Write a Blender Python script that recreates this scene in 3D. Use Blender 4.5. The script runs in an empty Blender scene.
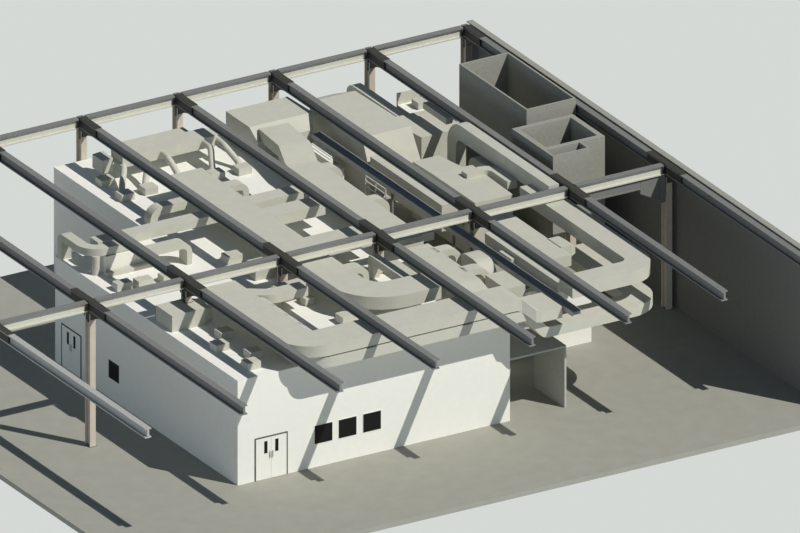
import bpy, bmesh, math
from mathutils import Vector, Matrix
C = bpy.context.scene.collection

# ------------------------------------------------------------------ materials
def mat(name, col, rough=0.85, var=0.04, scale=3.0, bump=0.0):
    m = bpy.data.materials.new(name); m.use_nodes = True
    nt = m.node_tree; n = nt.nodes; b = n['Principled BSDF']
    b.inputs['Roughness'].default_value = rough
    b.inputs['Specular IOR Level'].default_value = 0.15
    tc = n.new('ShaderNodeTexCoord'); nz = n.new('ShaderNodeTexNoise')
    nz.inputs['Scale'].default_value = scale; nz.inputs['Detail'].default_value = 4
    rp = n.new('ShaderNodeValToRGB')
    lo = [max(0, c*(1-var)) for c in col]; hi = [min(1, c*(1+var)) for c in col]
    rp.color_ramp.elements[0].position = .3; rp.color_ramp.elements[1].position = .7
    rp.color_ramp.elements[0].color = (*lo, 1); rp.color_ramp.elements[1].color = (*hi, 1)
    nt.links.new(tc.outputs['Object'], nz.inputs['Vector'])
    nt.links.new(nz.outputs['Fac'], rp.inputs['Fac'])
    nt.links.new(rp.outputs['Color'], b.inputs['Base Color'])
    return m
WHITE = mat('white_render', (.86, .85, .775), .9, .015)
ROOFW = mat('white_roof', (.87, .865, .80), .9, .02)
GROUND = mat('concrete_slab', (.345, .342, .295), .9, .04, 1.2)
DUCT = mat('duct_sheet', (.56, .555, .475), .8, .03, 2.0)
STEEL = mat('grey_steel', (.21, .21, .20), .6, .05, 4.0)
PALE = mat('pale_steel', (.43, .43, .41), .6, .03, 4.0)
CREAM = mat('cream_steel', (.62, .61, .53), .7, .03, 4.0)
DARKST = mat('dark_primed_steel', (.055, .052, .042), .6, .08, 5.0)
COLM = mat('buff_column', (.60, .53, .44), .8, .05, 3.0)
CONC = mat('grey_concrete', (.33, .328, .285), .95, .06, 6.0)
CANOPY = mat('canopy_grey', (.47, .465, .42), .9, .05, 5.0)
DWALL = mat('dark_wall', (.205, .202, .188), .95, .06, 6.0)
GLASS = mat('black_glass', (.012, .012, .012), .35, .1)
LINE = mat('dark_frame', (.10, .10, .085), .7, .05)
CHROME = mat('dull_metal', (.55, .55, .52), .5, .03)
TRAYM = mat('tray_metal', (.24, .25, .26), .7, .04)
RAILM = mat('rail_paint', (.62, .62, .58), .7, .03)

# ------------------------------------------------------------------ mesh helpers
def link(name, bm, m, parent=None, smooth=False):
    bmesh.ops.remove_doubles(bm, verts=bm.verts, dist=1e-5)
    bmesh.ops.recalc_face_normals(bm, faces=bm.faces)
    me = bpy.data.meshes.new(name); bm.to_mesh(me); bm.free()
    me.materials.append(m)
    o = bpy.data.objects.new(name, me); C.objects.link(o)
    if smooth:
        for p in me.polygons: p.use_smooth = True
        try: me.set_sharp_from_angle(angle=math.radians(35))
        except Exception: pass
    if parent: o.parent = parent
    return o
def box(bm, x0, x1, y0, y1, z0, z1, bev=0):
    v = [bm.verts.new((x, y, z)) for x in (x0, x1) for y in (y0, y1) for z in (z0, z1)]
    fs = []
    for f in ((0,1,3,2), (4,6,7,5), (0,4,5,1), (2,3,7,6), (0,2,6,4), (1,5,7,3)):
        fs.append(bm.faces.new([v[i] for i in f]))
    if bev:
        es = list({e for f in fs for e in f.edges})
        bmesh.ops.bevel(bm, geom=es, offset=bev, segments=2, affect='EDGES', profile=.5)
def prism(bm, poly, axis, a, b):
    """extrude a 2-D polygon along an axis"""
    def mk(p, t):
        if axis == 'x': return (t, p[0], p[1])
        if axis == 'y': return (p[0], t, p[1])
        return (p[0], p[1], t)
    A = [bm.verts.new(mk(p, a)) for p in poly]; B = [bm.verts.new(mk(p, b)) for p in poly]
    n = len(poly)
    bm.faces.new(A); bm.faces.new(B[::-1])
    for i in range(n): bm.faces.new([A[i], A[(i+1) % n], B[(i+1) % n], B[i]])
def fillet(pts, r, seg=8):
    pts = [Vector(p) for p in pts]; out = [pts[0]]
    for i in range(1, len(pts)-1):
        p, a, b = pts[i], pts[i-1], pts[i+1]
        u = (a-p); v = (b-p); lu, lv = u.length, v.length; u.normalize(); v.normalize()
        ang = u.angle(v)
        if ang > math.pi-.02: out.append(p); continue
        rr = r[i] if isinstance(r, (list, tuple)) else r
        d = min(rr/math.tan(ang/2), lu*.49 if i > 1 else lu*.98, lv*.49 if i < len(pts)-2 else lv*.98)
        rr = d*math.tan(ang/2)
        cen = p+(u+v).normalized()*(rr/math.sin(ang/2))
        s, e = p+u*d-cen, p+v*d-cen
        tot = s.angle(e); ax = s.cross(e).normalized()
        n = max(2, int(seg*tot/(math.pi/2)))
        for k in range(n+1): out.append(cen+Matrix.Rotation(tot*k/n, 3, ax) @ s)
    out.append(pts[-1]); return out
def sweep(bm, pts, r, w, h, round_=False, side0=None, seg=8):
    path = fillet(pts, r, seg); rings = []; side = Vector(side0) if side0 else None
    for i, p in enumerate(path):
        a = path[max(0, i-1)]; b = path[min(len(path)-1, i+1)]
        t = (b-a).normalized()
        hz = Vector((t.x, t.y, 0))
        if hz.length > .05 and (abs(t.z) < .8 or side is None):
            ns = Vector((-t.y, t.x, 0)).normalized()
            side = ns
        elif side is None:
            # vertical start: look ahead for the first horizontal direction
            for q in range(i, len(path)-1):
                tt = path[q+1]-path[q]
                if Vector((tt.x, tt.y, 0)).length > .3*tt.length:
                    side = Vector((-tt.y, tt.x, 0)).normalized(); break
            if side is None: side = Vector((0, 1, 0))
        s = side; up = t.cross(s).normalized()
        # mitre widening at sharp corners
        k = 1.0
        if 0 < i < len(path)-1:
            c = (path[i]-a).normalized().dot((b-path[i]).normalized())
            k = 1/max(.5, math.sqrt((1+max(-1, min(1, c)))/2))
        if round_:
            ring = [p+(s*math.cos(q)+up*math.sin(q))*(w/2) for q in [2*math.pi*j/14 for j in range(14)]]
        else:
            plan = abs(t.z) < .3
            ks, ku = (k, 1) if plan else (1, k)
            ring = [p+s*(x*w/2*ks)+up*(y*h/2*ku) for x, y in ((-1,-1), (1,-1), (1,1), (-1,1))]
        rings.append([bm.verts.new(q) for q in ring])
    n = len(rings[0])
    for A, B in zip(rings, rings[1:]):
        for j in range(n):
            try: bm.faces.new([A[j], A[(j+1) % n], B[(j+1) % n], B[j]])
            except ValueError: pass
    bm.faces.new(rings[0][::-1]); bm.faces.new(rings[-1])
def loft(bm, secs, axis='y'):
    """secs: (t, a0, a1, z0, z1) rectangular sections along an axis"""
    R = []
    for t, a0, a1, z0, z1 in secs:
        q = ((a0, z0), (a1, z0), (a1, z1), (a0, z1))
        R.append([bm.verts.new((a, t, z) if axis == 'y' else (t, a, z)) for a, z in q])
    for A, B in zip(R, R[1:]):
        for j in range(4): bm.faces.new([A[j], A[(j+1) % 4], B[(j+1) % 4], B[j]])
    bm.faces.new(R[0][::-1]); bm.faces.new(R[-1])
def tag(o, label, cat, group=None):
    o['label'] = label; o['category'] = cat
    if group: o['group'] = group
    return o
def empty(name, loc=(0, 0, 0)):
    o = bpy.data.objects.new(name, None); C.objects.link(o); o.location = loc; o.empty_display_size = .2
    return o
def struct(name, bm, m):
    o = link(name, bm, m); o['kind'] = 'structure'; return o

# ------------------------------------------------------------------ setting
R = 5.2                                   # roof level
RA = 3.4                                  # lower annex roof, right of the front block
bm = bmesh.new(); box(bm, -8.65, 28.6, -7.15, 25.75, -.25, 0); struct('floor', bm, GROUND)
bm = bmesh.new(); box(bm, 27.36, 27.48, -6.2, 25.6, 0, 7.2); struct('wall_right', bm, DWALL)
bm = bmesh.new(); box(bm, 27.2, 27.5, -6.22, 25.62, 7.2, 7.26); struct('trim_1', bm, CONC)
def wall(name, x0, x1, y0, y1, z1=5.0):
    bm = bmesh.new(); box(bm, x0, x1, y0, y1, 0, z1); struct(name, bm, WHITE)
BX, CX, CY, BY0, BY1 = 5.05, 22.1, 5.81, 16.32, 25.0
AX = 14.37; T = .2
wall('wall_front', 0, AX, 0, T)
wall('wall_left', 0, T, T, BY0-T)
wall('wall_left_back', 0, BX+T, BY0-T, BY0)
wall('wall_left_rear', BX, BX+T, BY0, BY1-T)
wall('wall_back', BX, AX, BY1-T, BY1)
wall('wall_back_annex', AX, 23.2, BY1-T, BY1, RA-.2)
wall('wall_right_rear', 23.0, 23.2, 16.0, BY1-T, RA-.2)
wall('wall_right_middle', CX-T, CX, CY+T, 15.8, RA-.2)
wall('wall_annex_step', CX-T, 23.2, 15.8, 16.0, RA-.2)
wall('wall_right_annex', AX, CX, CY, CY+T, RA-.2)
wall('wall_right_front', AX-T, AX, T, BY1-T)
bm = bmesh.new()
prism(bm, [(0,0), (AX,0), (AX,BY1), (BX,BY1), (BX,BY0), (0,BY0)], 'z', R-.2, R)
struct('ceiling', bm, ROOFW)
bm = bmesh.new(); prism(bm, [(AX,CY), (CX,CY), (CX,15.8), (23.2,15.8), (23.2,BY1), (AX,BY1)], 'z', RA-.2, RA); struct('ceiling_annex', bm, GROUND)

# windows and doors
def window(n, x0, x1, z0, z1, front=True, y=None):
    bm = bmesh.new()
    if front: box(bm, x0, x1, -.012, .06, z0, z1)
    else: box(bm, -.012, .06, x0, x1, z0, z1)
    o = struct('window_%d' % n, bm, WHITE)
    g = bmesh.new(); e = .03
    if front: box(g, x0+e, x1-e, -.02, -.004, z0+e, z1-e)
    else: box(g, -.02, -.004, x0+e, x1-e, z0+e, z1-e)
    link('pane', g, GLASS, o)
window(1, 4.03, 5.02, 1.12, 2.08); window(2, 5.30, 6.29, 1.12, 2.08); window(3, 6.59, 7.58, 1.12, 2.08)
window(4, 10.56, 11.54, 1.0, 1.95, False)
def door(n, a0, a1, top, front=True):
    def B(bm, u0, u1, d0, d1, z0, z1):
        if front: box(bm, u0, u1, d0, d1, z0, z1)
        else: box(bm, d0, d1, u0, u1, z0, z1)
    root = empty('door_%d' % n, ((a0+a1)/2, 0, 0) if front else (0, (a0+a1)/2, 0)); root['kind'] = 'structure'
    off = Matrix.Translation(-root.location)
    def add(name, bm, m, par=root):
        bm.transform(off); return link(name, bm, m, par)
    bm = bmesh.new(); f = .055
    B(bm, a0, a0+f, -.03, .03, 0, top); B(bm, a1-f, a1, -.03, .03, 0, top); B(bm, a0+f, a1-f, -.03, .03, top-f, top)
    add('door_frame', bm, LINE)
    mid = (a0+a1)/2
    for s in (-1, 1):
        bm = bmesh.new()
        u0, u1 = (a0+f, mid-.008) if s < 0 else (mid+.008, a1-f)
        B(bm, u0, u1, -.02, .02, .01, top-f)
        leaf = add('door_leaf', bm, WHITE)
        bm = bmesh.new(); c = mid+s*.29; B(bm, c-.085, c+.085, -.028, -.012, 1.28, 1.88)
        add('vision_panel', bm, GLASS, leaf)
        bm = bmesh.new(); c = mid+s*.07; B(bm, c-.025, c+.025, -.075, -.055, 1.05, 1.38)
        B(bm, c-.015, c+.015, -.06, -.015, 1.08, 1.11); B(bm, c-.015, c+.015, -.06, -.015, 1.32, 1.35)
        add('handle', bm, CHROME, leaf)
door(1, .90, 2.63, 2.12, True)
door(2, 13.97, 15.74, 2.12, False)

# ------------------------------------------------------------------ steel frame
ZB, ZT, WF = 6.72, 7.2, .32
XS = [-8.52+5.07*k for k in range(8)]; YF, YR = 7.33, 25.3
def ibeam_parts(root, axis, c, a, b, top_m, web_m, bot_m):
    tf = .06
    def B(bm, s0, s1, z0, z1):
        if axis == 'y': box(bm, c+s0, c+s1, a, b, z0, z1)
        else: box(bm, a, b, c+s0, c+s1, z0, z1)
    bm = bmesh.new(); B(bm, -WF/2, WF/2, ZT-tf, ZT); link('top_flange', bm, top_m, root)
    bm = bmesh.new(); B(bm, -.05, .05, ZB+tf, ZT-tf); link('web', bm, web_m, root)
    bm = bmesh.new(); B(bm, -WF/2, WF/2, ZB, ZB+tf); link('bottom_flange', bm, bot_m, root)
beam_label = ['pale grey roof beam at far left ending low in front of the left wall',
 'dark grey roof beam resting on the tall buff column beside the left wall',
 'dark grey roof beam ending in front of the front wall above the double door side',
 'dark grey roof beam whose front end hangs above the three front windows',
 'dark grey roof beam whose front end overlaps the canopy at the front wall corner',
 'dark grey roof beam running just above the long thin cable tray',
 'dark grey roof beam running outside the large looped duct, ending free over the slab',
 'dark grey roof beam lying along the top of the dark right wall']
for k, x in enumerate(XS):
    root = empty('roof_beam', (0, 0, 0)); tag(root, beam_label[k], 'roof beam', 'parallel roof beams'); root['kind'] = 'thing'
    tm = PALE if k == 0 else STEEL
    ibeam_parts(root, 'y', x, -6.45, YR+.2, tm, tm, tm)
    for yc, sides in ((YF, (-1, 1)), (YR, (-1,))):
        for s in sides:
            bm = bmesh.new(); L = 1.5; pr = [(0, ZB+.005)]
            for q in range(9):
                t = q/8; pr.append((s*L*t, ZB-.6*(1-t)**2.2))
            pr.append((s*L, ZB+.005))
            prism(bm, [(yc+p[0], p[1]) for p in pr[1:-1]]+[(yc+s*L, ZB+.02), (yc, ZB+.02)], 'x', x-.13, x+.13)
            # stiffening side plates and cover plate of the splice
            ya, yb = sorted((yc, yc+s*L))
            box(bm, x-WF/2+.01, x+WF/2-.01, ya, yb, ZB+.05, ZT-.05)
            box(bm, x-WF/2-.01, x+WF/2+.01, ya, yb, ZT-.005, ZT+.03)
            link('haunch', bm, DARKST, root)
def row_beams(y, label, ks):
    for k in ks:
        a, b = XS[k]+.24, XS[k+1]-.24
        root = empty('cross_beam'); tag(root, label(k), 'cross beam', 'cross beams of the steel frame'); root['kind'] = 'thing'
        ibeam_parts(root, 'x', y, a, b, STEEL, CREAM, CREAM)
        for xx in (a-.02, b-.06):
            bm = bmesh.new(); box(bm, xx, xx+.08, y-.15, y+.15, ZB+.07, ZT-.07); link('end_plate', bm, DARKST, root)
fr = ['cream and grey cross beam at far left edge, leading to the tall buff column',
 'cream and grey cross beam right of the tall buff column, above the left wall',
 'cream and grey front row cross beam above the pairs of small roof boxes',
 'cream and grey front row cross beam crossing the wide duct that curves round',
 'cream and grey front row cross beam crossing the long duct with goosenecks',
 'cream and grey front row cross beam right of the cable tray',
 'cream and grey front row cross beam meeting the dark right wall']
bk = ['', 'rear row cross beam running off beyond the left picture edge', 'rear row cross beam at the far left end of the rear line',
 'rear row cross beam between the first and second rear columns seen',
 'rear row cross beam behind the long flat duct with the round drops',
 'rear row cross beam behind the big boxed duct',
 'rear row cross beam ending at the top corner of the dark right wall']
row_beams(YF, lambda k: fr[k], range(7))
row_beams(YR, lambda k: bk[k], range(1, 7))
def column(x, y, z0, label):
    root = empty('steel_column', (x, y, z0)); tag(root, label, 'column', 'steel columns'); root['kind'] = 'thing'
    h = ZB-z0-.02; s = .15; d = .23
    bm = bmesh.new(); box(bm, -s, s, -d, -d+.05, 0, h); link('front_flange', bm, COLM, root)
    bm = bmesh.new(); box(bm, -s, s, d-.05, d, 0, h); link('rear_flange', bm, COLM, root)
    bm = bmesh.new(); box(bm, -.03, .03, -d+.05, d-.05, 0, h); link('web', bm, COLM, root)
    bm = bmesh.new(); box(bm, -.2, .2, -.27, .27, 0, .025); link('base_plate', bm, STEEL, root)
    bm = bmesh.new(); box(bm, -.17, .17, -d-.02, d+.02, h-.06, h); link('cap_plate', bm, DARKST, root)
cl = ['buff column at the far left, under the pale beam', 'tall buff column standing on the slab beside the left wall',
 'short buff column standing on the big pale roof box', 'buff column on the roof in front of the wide curving duct',
 'buff column on the white roof beside the thin upright duct', 'buff column on the roof beside the long thin cable tray',
 'buff column on the roof edge beside the large looped duct', 'dark buff column against the dark right wall']
for k, x in enumerate(XS):
    column(x, YF, {2: 6.03, 3: R, 4: R, 5: RA, 6: RA}.get(k, 0), cl[k])
rl = {2: 'rear column behind the left end of the rear roof', 3: 'leftmost rear column seen behind the back of the rear roof corner',
 4: 'rear column behind the flat duct with round drops', 5: 'rear column behind the big boxed duct',
 6: 'rear column behind the narrow duct that bends over the roof edge', 7: 'rear column at the back corner of the dark right wall'}
for k in range(2, 8): column(XS[k], YR, 0, rl[k])

# gusset and lower beam at the right wall
root = empty('wall_bracket'); tag(root, 'dark haunched bracket joining the cross beam to the right wall column', 'bracket')
bm = bmesh.new(); prism(bm, [(25.55, ZB), (26.75, ZB), (26.75, 5.35), (25.55, 6.0)], 'y', YF-.06, YF+.06); link('gusset_plate', bm, STEEL, root)
bm = bmesh.new(); box(bm, 26.55, 26.8, YF-.16, YF+.16, 5.35, ZB); link('end_plate', bm, STEEL, root)
root = empty('secondary_beam'); tag(root, 'lower grey beam under the cross beam beside the right wall', 'beam'); root['kind'] = 'thing'
bm = bmesh.new(); box(bm, 22.3, 25.56, YF-.05, YF+.05, 6.3, ZB-.04); link('web', bm, STEEL, root)
bm = bmesh.new(); box(bm, 22.3, 25.56, YF-.15, YF+.15, 6.25, 6.3); link('bottom_flange', bm, STEEL, root)

# ------------------------------------------------------------------ concrete shafts and porch
def shaft(label, x0, x1, y0, y1, z1, t, part=None):
    root = empty('open_shaft', (x0, y0, 0)); tag(root, label, 'shaft', 'open topped shafts')
    def A(name, *b):
        bm = bmesh.new(); box(bm, *b); bm.transform(Matrix.Translation((-x0, -y0, 0))); link(name, bm, CONC, root)
    A('shaft_wall', x0, x1, y0, y0+t, 0, z1); A('shaft_wall', x0, x1, y1-t, y1, 0, z1)
    A('shaft_wall', x0, x0+t, y0+t, y1-t, 0, z1); A('shaft_wall', x1-t, x1, y0+t, y1-t, 0, z1)
    if part:                                    # narrow open box on its front face
        A('front_box', x0, x0+1.95, y0-.8, y0-.7, 0, z1); A('front_box', x0, x0+.1, y0-.7, y0, 0, z1); A('front_box', x0+1.85, x0+1.95, y0-.7, y0, 0, z1)
    A('shaft_floor', x0+t, x1-t, y0+t, y1-t, 2.0, 2.2)
shaft('larger thin walled grey concrete shaft open at the top by the right wall', 24.2, 26.8, 15.17, 21.2, 7.48, .09)
shaft('smaller thick walled grey concrete shaft with a side box, in front of the larger one', 22.66, 25.87, 11.0, 13.88, 7.39, .26, True)

root = empty('entrance_canopy', (AX, 0, 0)); tag(root, 'dark grey porch canopy at the right corner of the front wall', 'canopy')
bm = bmesh.new(); box(bm, .0, 2.98, 0, 2.7, 2.98, 3.08, .015); link('roof_slab', bm, CANOPY, root)
bm = bmesh.new(); box(bm, 2.88, 2.98, 0, 2.7, 0, 2.98); link('side_panel', bm, CANOPY, root)

# ------------------------------------------------------------------ ducts
def duct(label, pts, w, h, r=.5, ztop=None, name='air_duct', group='air ducts on the roof', m=DUCT, rnd=False, side0=None):
    P = [tuple(p) if len(p) == 3 else (p[0], p[1], ztop-h/2) for p in pts]
    bm = bmesh.new(); sweep(bm, P, r, w, h, rnd, side0)
    o = link(name, bm, m, None, True)
    return tag(o, label, 'duct' if not rnd else 'pipe', group)
def branch(parent, name, pts, w, h, r=.5, ztop=None, rnd=False):
    P = [tuple(p) if len(p) == 3 else (p[0], p[1], ztop-h/2) for p in pts]
    bm = bmesh.new(); sweep(bm, P, r, w, h, rnd)
    return link(name, bm, DUCT, parent, True)
def boxduct(label, secs, axis='y', name='air_plenum', m=DUCT, group='plenum boxes on the roof'):
    bm = bmesh.new(); loft(bm, secs, axis); o = link(name, bm, m); return tag(o, label, 'plenum', group)

# left edge of the front roof
duct('square elbow duct rising at the left roof edge and curving right', [(.27, 15.95, R), (.27, 15.95, 6.3), (.27, 13.68, 6.3), (2.2, 13.68, 6.3)], .52, .36, [0, .2, .75, 0])
duct('long flat duct along the step between the front and rear roofs', [(.9, 14.36), (7.5, 14.36)], .70, .42, .3, 6.55)
duct('stubby round drop under the curved elbow at the left roof edge', [(.55, 13.62, R), (.55, 13.62, 6.12)], .36, .36, .1, rnd=True, name='drop_pipe', group='round drops')
bm = bmesh.new(); box(bm, .95, 3.7, 13.36, 14.0, R, 6.08, .01)
tag(link('equipment_casing', bm, WHITE), 'white casing under the long flat duct at the left roof edge', 'casing')
duct('low flat duct lying on the roof in front of the white casing', [(.8, 13.15), (3.5, 13.15)], .3, .2, .2, R+.2)
duct('flat duct with rounded drop at its right end before the long flat duct', [(2.6, 12.75, 6.18), (4.78, 12.75, 6.18), (4.78, 12.75, R)], .72, .26, .37)
duct('short duct with a rounded drop at its left end behind the roof step', [(7.3, 17.15, 5.9), (5.55, 17.15, 5.9), (5.55, 17.15, R)], .55, .4, .4)

# wide duct that curves round to the right (middle of the picture)
o = duct('wide flat duct running forward and curving right in the middle of the roof', [(8.42, 19.0), (8.42, 2.82), (11.9, 2.82)], 1.76, .62, 1.75, 6.5)
branch(o, 'side_branch', [(9.2, 14.9), (12.03, 14.9)], .85, .45, .3, 6.42)
branch(o, 'side_branch', [(9.2, 13.15), (12.1, 13.15)], 1.0, .55, .3, 6.495)
branch(o, 'side_branch', [(9.2, 9.3), (12.2, 9.3)], 1.5, .45, .3, 6.4)
branch(o, 'hooked_drop', [(9.2, 16.9, 6.3), (10.25, 16.9, 6.3), (10.25, 16.9, R)], .6, .3, .35)
branch(o, 'hooked_drop', [(9.2, 6.1, 6.3), (10.2, 6.1, 6.3), (10.2, 6.1, R)], .65, .3, .42)
# front-left duct and stacked front ducts
o = duct('broad duct at the front left running forward to the roof edge then right along it', [(3.1, 7.0, 6.37), (3.1, -.55, 6.37), (13.9, -.55, 6.37)], 1.75, .56, [0, .95, 0])
bm = bmesh.new(); loft(bm, [(13.9, -1.425, .325, 6.09, 6.65), (14.15, -1.45, .32, 6.0, 6.62), (14.75, -1.72, .12, 5.45, 6.02), (15.0, -1.75, .1, 5.4, 5.96), (16.1, -1.75, .1, 5.4, 5.96)], 'x'); link('drop_section', bm, DUCT, o)
for y in (4.35, 3.17, 1.98, .8): branch(o, 'spigot_elbow', [(3.5, y, 6.49), (4.36, y, 6.49), (4.36, y, 5.6)], .88, .3, .42)
branch(o, 'side_branch', [(3.6, 6.4), (5.0, 5.5), (6.75, 5.5)], .75, .42, .9, 6.4)
duct('lower duct stacked under the front edge duct, dropping to the lower loop', [(3.5, 1.5, 5.76), (3.5, -.75, 5.76), (14.5, -.75, 5.76), (15.4, -.75, 4.68), (21.08, -.75, 4.68), (21.08, CY+.1, 4.68)], 1.4, .5, [0, .9, .4, .4, 1.0, 0])
duct('large looped duct turning at the front right above the slab', [(16.9, -.72), (21.08, -.72), (21.08, 9.5)], 1.18, .66, .95, 6.65)
duct('curved box duct in front of the column on the wide curving duct', [(5.75, 6.5, R), (5.75, 6.5, 5.85), (7.3, 6.6, 5.85)], .7, .4, .4)
# long duct with goosenecks and rear plenum
boxduct('big boxed plenum at the back of the roof feeding the long duct', [(23.6, 13.3, 16.55, 5.3, 6.66), (21.5, 13.3, 16.65, 5.3, 6.66), (20.9, 13.4, 16.3, 5.3, 6.1)], 'y')
o = duct('long duct running forward from the big boxed plenum', [(14.4, 21.2, 6.32), (14.2, 19.0, 6.32), (13.75, 17.6, 6.0), (13.6, 7.7, 6.0)], 1.5, .56, [0, .8, .8, 0])
for y in (17.0, 12.8): branch(o, 'gooseneck', [(14.3, y, 6.0), (15.25, y, 6.0), (15.25, y, RA)], .6, .32, .44)
branch(o, 'side_branch', [(14.3, 8.3), (15.1, 8.3)], .6, .4, .3, 6.2)
o = duct('shorter duct with goosenecks in front of the cross beam by the curving duct', [(13.5, 7.0, 5.95), (13.5, 2.4, 5.95), (13.5, 1.0, 5.55)], 1.36, .5, [0, .8, 0])
for y in (6.2, 3.7): branch(o, 'gooseneck', [(14.0, y, 6.05), (15.15, y, 6.05), (15.15, y, RA)], .62, .3, .45)
boxduct('square box at the front end of the shorter gooseneck duct', [(1.3, 14.95, 15.95, 4.6, 5.9), (3.2, 14.95, 15.95, 4.6, 5.9)], 'y')
duct('rounded duct hump beside the roof column and the cable tray', [(15.65, 6.0, RA), (15.65, 6.0, 5.75), (15.65, 4.2, 5.75), (15.65, 4.2, 4.5)], .8, .5, .6)
# big humped duct, its narrow continuation and neighbours
boxduct('largest humped duct at the back right of the roof', [(23.5, 17.7, 18.9, RA, 6.3), (22.7, 17.2, 19.6, RA, 6.6), (18.0, 17.2, 19.75, RA, 6.6), (17.25, 17.15, 19.85, RA, 5.15)], 'y', 'humped_duct')
duct('narrow duct leading forward from the humped duct', [(17.72, 17.2), (17.72, 10.8)], 1.15, 1.3, .3, 5.97)
boxduct('square box beside the humped duct crossed by a beam shadow', [(20.9, 20.2, 22.7, RA, 5.75), (18.3, 20.5, 22.8, RA, 5.75)], 'y')
duct('narrow duct bending down over the back roof edge', [(21.15, 25.5, 4.7), (21.15, 25.5, 5.42), (21.15, 20.8, 5.42)], .5, .4, .35)
root = empty('roof_screen', (21.6, 22.3, RA)); tag(root, 'pale corner screen open to the front at the back right of the roof', 'screen')
bm = bmesh.new(); box(bm, 0, 1.45, .0, .1, 0, 2.75); link('back_panel', bm, DUCT, root)
bm = bmesh.new(); box(bm, 1.35, 1.45, -3.0, 0, 0, 2.75); link('side_panel', bm, DUCT, root)
bm = bmesh.new(); box(bm, 0, 1.35, -1.3, 0, 2.1, 2.2); link('shelf', bm, ROOFW, root)
boxduct('small box inside the corner screen', [(21.9, 22.1, 22.6, 5.6, 5.95), (21.3, 22.1, 22.6, 5.6, 5.95)], 'y')
duct('flat strip duct between the corner screen and the hooked long duct', [(21.75, 20.0), (21.75, 17.9)], .35, .3, .2, 6.6)
o = duct('long duct with a hooked rear end beside the concrete shafts', [(21.35, 16.6, RA), (21.35, 16.6, 6.77), (21.35, 7.9, 6.77)], .54, .76, .8)
duct('small hooked duct inside the hook of the long duct by the shafts', [(21.1, 14.6, RA), (21.1, 14.6, 5.95), (21.1, 12.6, 5.95)], .4, .4, .35)
o = boxduct('wide flat plenum left of the hooked long duct', [(15.4, 18.32, 19.7, RA, 6.15), (13.6, 18.32, 19.9, RA, 6.2), (13.6, 18.32, 20.4, RA, 6.2), (9.8, 18.32, 20.3, RA, 6.2)], 'y')
branch(o, 'bent_branch', [(19.4, 12.6), (20.8, 12.6), (20.8, 10.7)], .5, .4, .55, 6.42)
o = duct('duct in front of the cross beam with a square side box inside the looped duct', [(18.65, 8.6), (18.65, 2.6)], 1.0, .55, .3, 6.2)
bm = bmesh.new(); loft(bm, [(19.1, 3.5, 4.7, 5.65, 6.2), (19.7, 3.5, 4.7, 5.65, 6.2), (20.0, 3.7, 4.6, 5.65, 6.0)], 'x'); link('side_box', bm, DUCT, o)
duct('straight duct beside the column and the cable tray', [(17.44, 6.7), (17.44, .2)], .88, .5, .3, 6.2)
boxduct('low box between the cable tray and the straight duct', [(5.0, 16.75, 17.05, RA+2, 6.0), (3.9, 16.75, 17.05, RA+2, 6.0)], 'y')
duct('thin upright duct on the white roof beside the roof column', [(11.3, 6.95, R), (11.3, 6.95, 6.12), (11.3, 3.8, 6.12)], .42, .36, .05)
duct('flat duct beside the thin upright duct on the white roof', [(12.3, 6.9), (12.3, 3.4)], .4, .6, .2, 5.8)

# rear left: flat header with round drops
def terminal(x, y, w, d, h, label, m=DUCT, grp='small terminal boxes on the roof'):
    root = empty('terminal_box', (x, y, R)); tag(root, label, 'terminal box', grp)
    bm = bmesh.new(); box(bm, -w/2, w/2, -d/2, d/2, 0, h, .02); link('body', bm, m, root)
    bm = bmesh.new(); sweep(bm, [(0, d/2-.02, h*.55), (0, d/2+.16, h*.55)], .1, h*.6, h*.6, True); link('inlet_collar', bm, m, root)
    return root
header = duct('long flat header duct with round drops at the back left of the roof', [(6.9, 22.5), (11.75, 22.5)], 1.05, .52, .3, 6.4)
bm = bmesh.new(); loft(bm, [(11.75, 22.0, 23.0, 5.88, 6.4), (12.05, 22.2, 22.8, 5.95, 6.35)], 'x'); link('tapered_end', bm, DUCT, header)
duct('thin flat duct behind the long flat header', [(8.0, 23.75), (11.3, 23.75)], .6, .3, .3, 6.15)
boxduct('small elbow box at the left end of the long flat header', [(6.2, 22.6, 23.5, 5.5, 6.15), (6.75, 22.6, 23.5, 5.5, 6.2)], 'x')
drops = [((6.95, 22.6, 5.95), (6.0, 20.45)), ((7.9, 22.1, 6.1), (7.3, 20.55)), ((9.0, 22.05, 6.15), (9.05, 20.6)), ((11.2, 22.05, 6.2), (10.75, 20.4)), ((12.0, 22.2, 6.1), (12.1, 20.3))]
tl = ['terminal box under the leftmost round drop', 'terminal box under the second round drop', 'terminal box under the third round drop',
      'terminal box under the round drop at the header right end', 'terminal box under the last round drop of the header']
for (a, b), t in zip(drops, tl):
    branch(header, 'drop_pipe', [a, (a[0]-.05, a[1]-.75, a[2]-.02), (b[0]+.1, b[1]+.25, 5.5), (b[0], b[1]+.1, 5.4)], .3, .3, .4, rnd=True)
    terminal(b[0], b[1]-.2, .7, .6, .36, t)
terminal(6.1, 22.2, .7, .6, .32, 'terminal box on the roof below the elbow box of the header')

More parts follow.
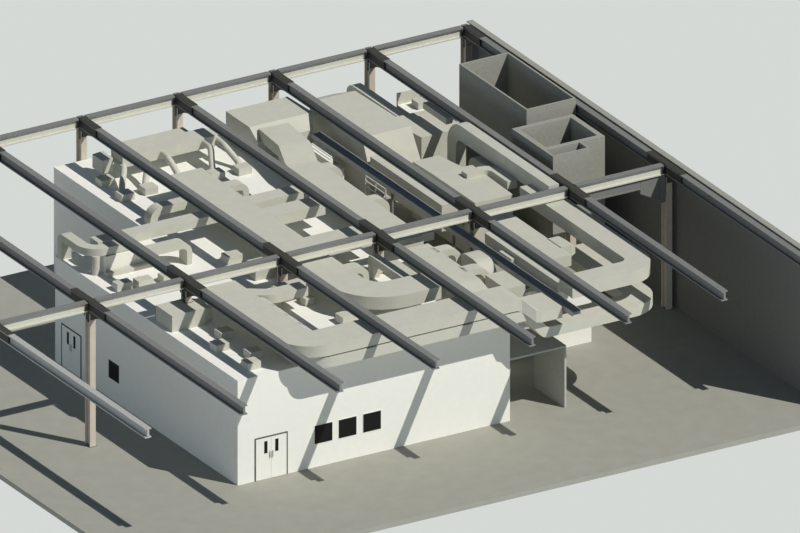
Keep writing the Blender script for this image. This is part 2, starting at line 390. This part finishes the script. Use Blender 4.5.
# front left roof: big box and small terminals
boxduct('big white-grey box with a tapered right end on the front left roof', [(.2, 6.2, 7.65, R, 6.02), (1.95, 6.2, 7.65, R, 6.02), (2.45, 6.4, 7.5, 5.35, 5.85)], 'x', 'air_handler')
for x, y, l in ((1.1, 3.5, 'left box of the rear pair of terminals behind the front door wall'), (1.3, 1.0, 'left box of the front pair of terminals near the roof corner'),
                (2.0, 4.6, 'right shaded box of the rear pair of terminals'), (2.0, 2.0, 'right shaded box of the front pair of terminals')):
    terminal(x, y, .7, .62, .36, l)
for x, y, w, d, h, l in ((7.65, 3.2, .85, .7, .42, 'box terminal near the front right of the lit roof strip'), (7.15, 5.9, .5, .55, .36, 'box terminal at the back of the lit roof strip'),
    (.75, 11.6, .8, .5, .38, 'leftmost box terminal behind the left cross beam'), (1.75, 11.4, .8, .55, .38, 'second box terminal behind the left cross beam'),
    (3.0, 11.3, .8, .55, .38, 'third box terminal behind the left cross beam'), (6.6, 11.7, .8, .6, .42, 'box terminal in the shade left of the wide curving duct'),
    (6.9, 9.7, 1.0, .9, .7, 'larger box terminal beside the wide curving duct'), (10.6, 7.9, .6, .6, .36, 'box terminal in front of the front side branch')):
    terminal(x, y, w, d, h, l)

# cable tray, guard rail, vent
root = empty('cable_tray', (16.42, 0, 5.72)); tag(root, 'long thin dark topped cable tray running under a roof beam', 'cable tray')
bm = bmesh.new(); box(bm, -.2, .2, -2.5, 20.85, .05, .2); link('tray_body', bm, TRAYM, root)
bm = bmesh.new(); box(bm, -.24, -.2, -2.5, 20.85, 0, .24); link('side_rail', bm, PALE, root)
bm = bmesh.new(); box(bm, .2, .24, -2.5, 20.85, 0, .24); link('side_rail', bm, PALE, root)
for y in (8.5, 14, 19.5):
    bm = bmesh.new(); box(bm, -.05, .05, y-.05, y+.05, RA-5.72, .05); link('support_post', bm, STEEL, root)
root = empty('guard_rail', (15.9, 14.6, 5.2)); tag(root, 'small white guard rail between the long duct and the cable tray', 'guard rail')
for z in (.25, .5, .75):
    bm = bmesh.new(); box(bm, -.02, .02, -.9, .9, z-.02, z+.02); link('rail', bm, RAILM, root)
for y in (-.9, 0, .9):
    bm = bmesh.new(); box(bm, -.02, .02, y-.02, y+.02, RA-5.2, .77); link('post', bm, RAILM, root)
root = empty('slatted_vent', (15.9, 19.4, 5.2)); tag(root, 'white slatted vent beside the boxed plenum', 'vent')
for i in range(4):
    bm = bmesh.new(); box(bm, -.35+.18*i, -.23+.18*i, -1.3+.25*i, 1.0, .05, .5); link('slat', bm, WHITE, root)
bm = bmesh.new(); box(bm, -.4, .4, -1.3, 1.0, RA-5.2, .06); link('base', bm, WHITE, root)

# ------------------------------------------------------------------ light, world, camera
sd = bpy.data.lights.new('sun', 'SUN'); sd.energy = 3.42; sd.angle = math.radians(.4); sd.color = (1, .98, .93)
so = bpy.data.objects.new('sun', sd); C.objects.link(so); so.location = (20, -20, 40)
so.rotation_euler = Vector((-.60, .94, -1.28)).to_track_quat('-Z', 'Y').to_euler()
w = bpy.data.worlds.new('world'); bpy.context.scene.world = w; w.use_nodes = True
nt = w.node_tree; bg = nt.nodes['Background']
tc = nt.nodes.new('ShaderNodeTexCoord'); sp = nt.nodes.new('ShaderNodeSeparateXYZ')
mr = nt.nodes.new('ShaderNodeMapRange'); mr.inputs['From Min'].default_value = -1; mr.inputs['From Max'].default_value = 1
rp = nt.nodes.new('ShaderNodeValToRGB')
nt.links.new(tc.outputs['Generated'], sp.inputs[0]); nt.links.new(sp.outputs['Z'], mr.inputs['Value'])
nt.links.new(mr.outputs['Result'], rp.inputs['Fac']); nt.links.new(rp.outputs['Color'], bg.inputs['Color'])
e = rp.color_ramp.elements
e[0].position = 0; e[0].color = (.665, .694, .672, 1)
e[1].position = 1; e[1].color = (.035, .055, .095, 1)
for z, c in ((-.33, (.665, .694, .672)), (-.2, (.22, .235, .25)), (-.02, (.24, .26, .29)), (.04, (.74, .86, .98)), (.18, (.74, .86, .98)), (.36, (.07, .10, .15))):
    a = e.new((z+1)/2); a.color = (*c, 1)

r = Vector((.861, -.508, 0)).normalized(); n = Vector((-.4648, -.788, .4033)).normalized(); u = n.cross(r)
cd = bpy.data.cameras.new('camera'); cd.type = 'ORTHO'; cd.ortho_scale = 800/22; cd.clip_end = 300
co = bpy.data.objects.new('camera', cd); C.objects.link(co)
co.matrix_world = Matrix.Translation(r*7.375+u*9.955+n*80) @ Matrix((r, u, n)).transposed().to_4x4()
sc = bpy.context.scene; sc.camera = co
sc.view_settings.view_transform = 'Standard'; sc.view_settings.look = 'None'
sc.view_settings.exposure = 0; sc.view_settings.gamma = 1; sc.view_settings.use_curve_mapping = False
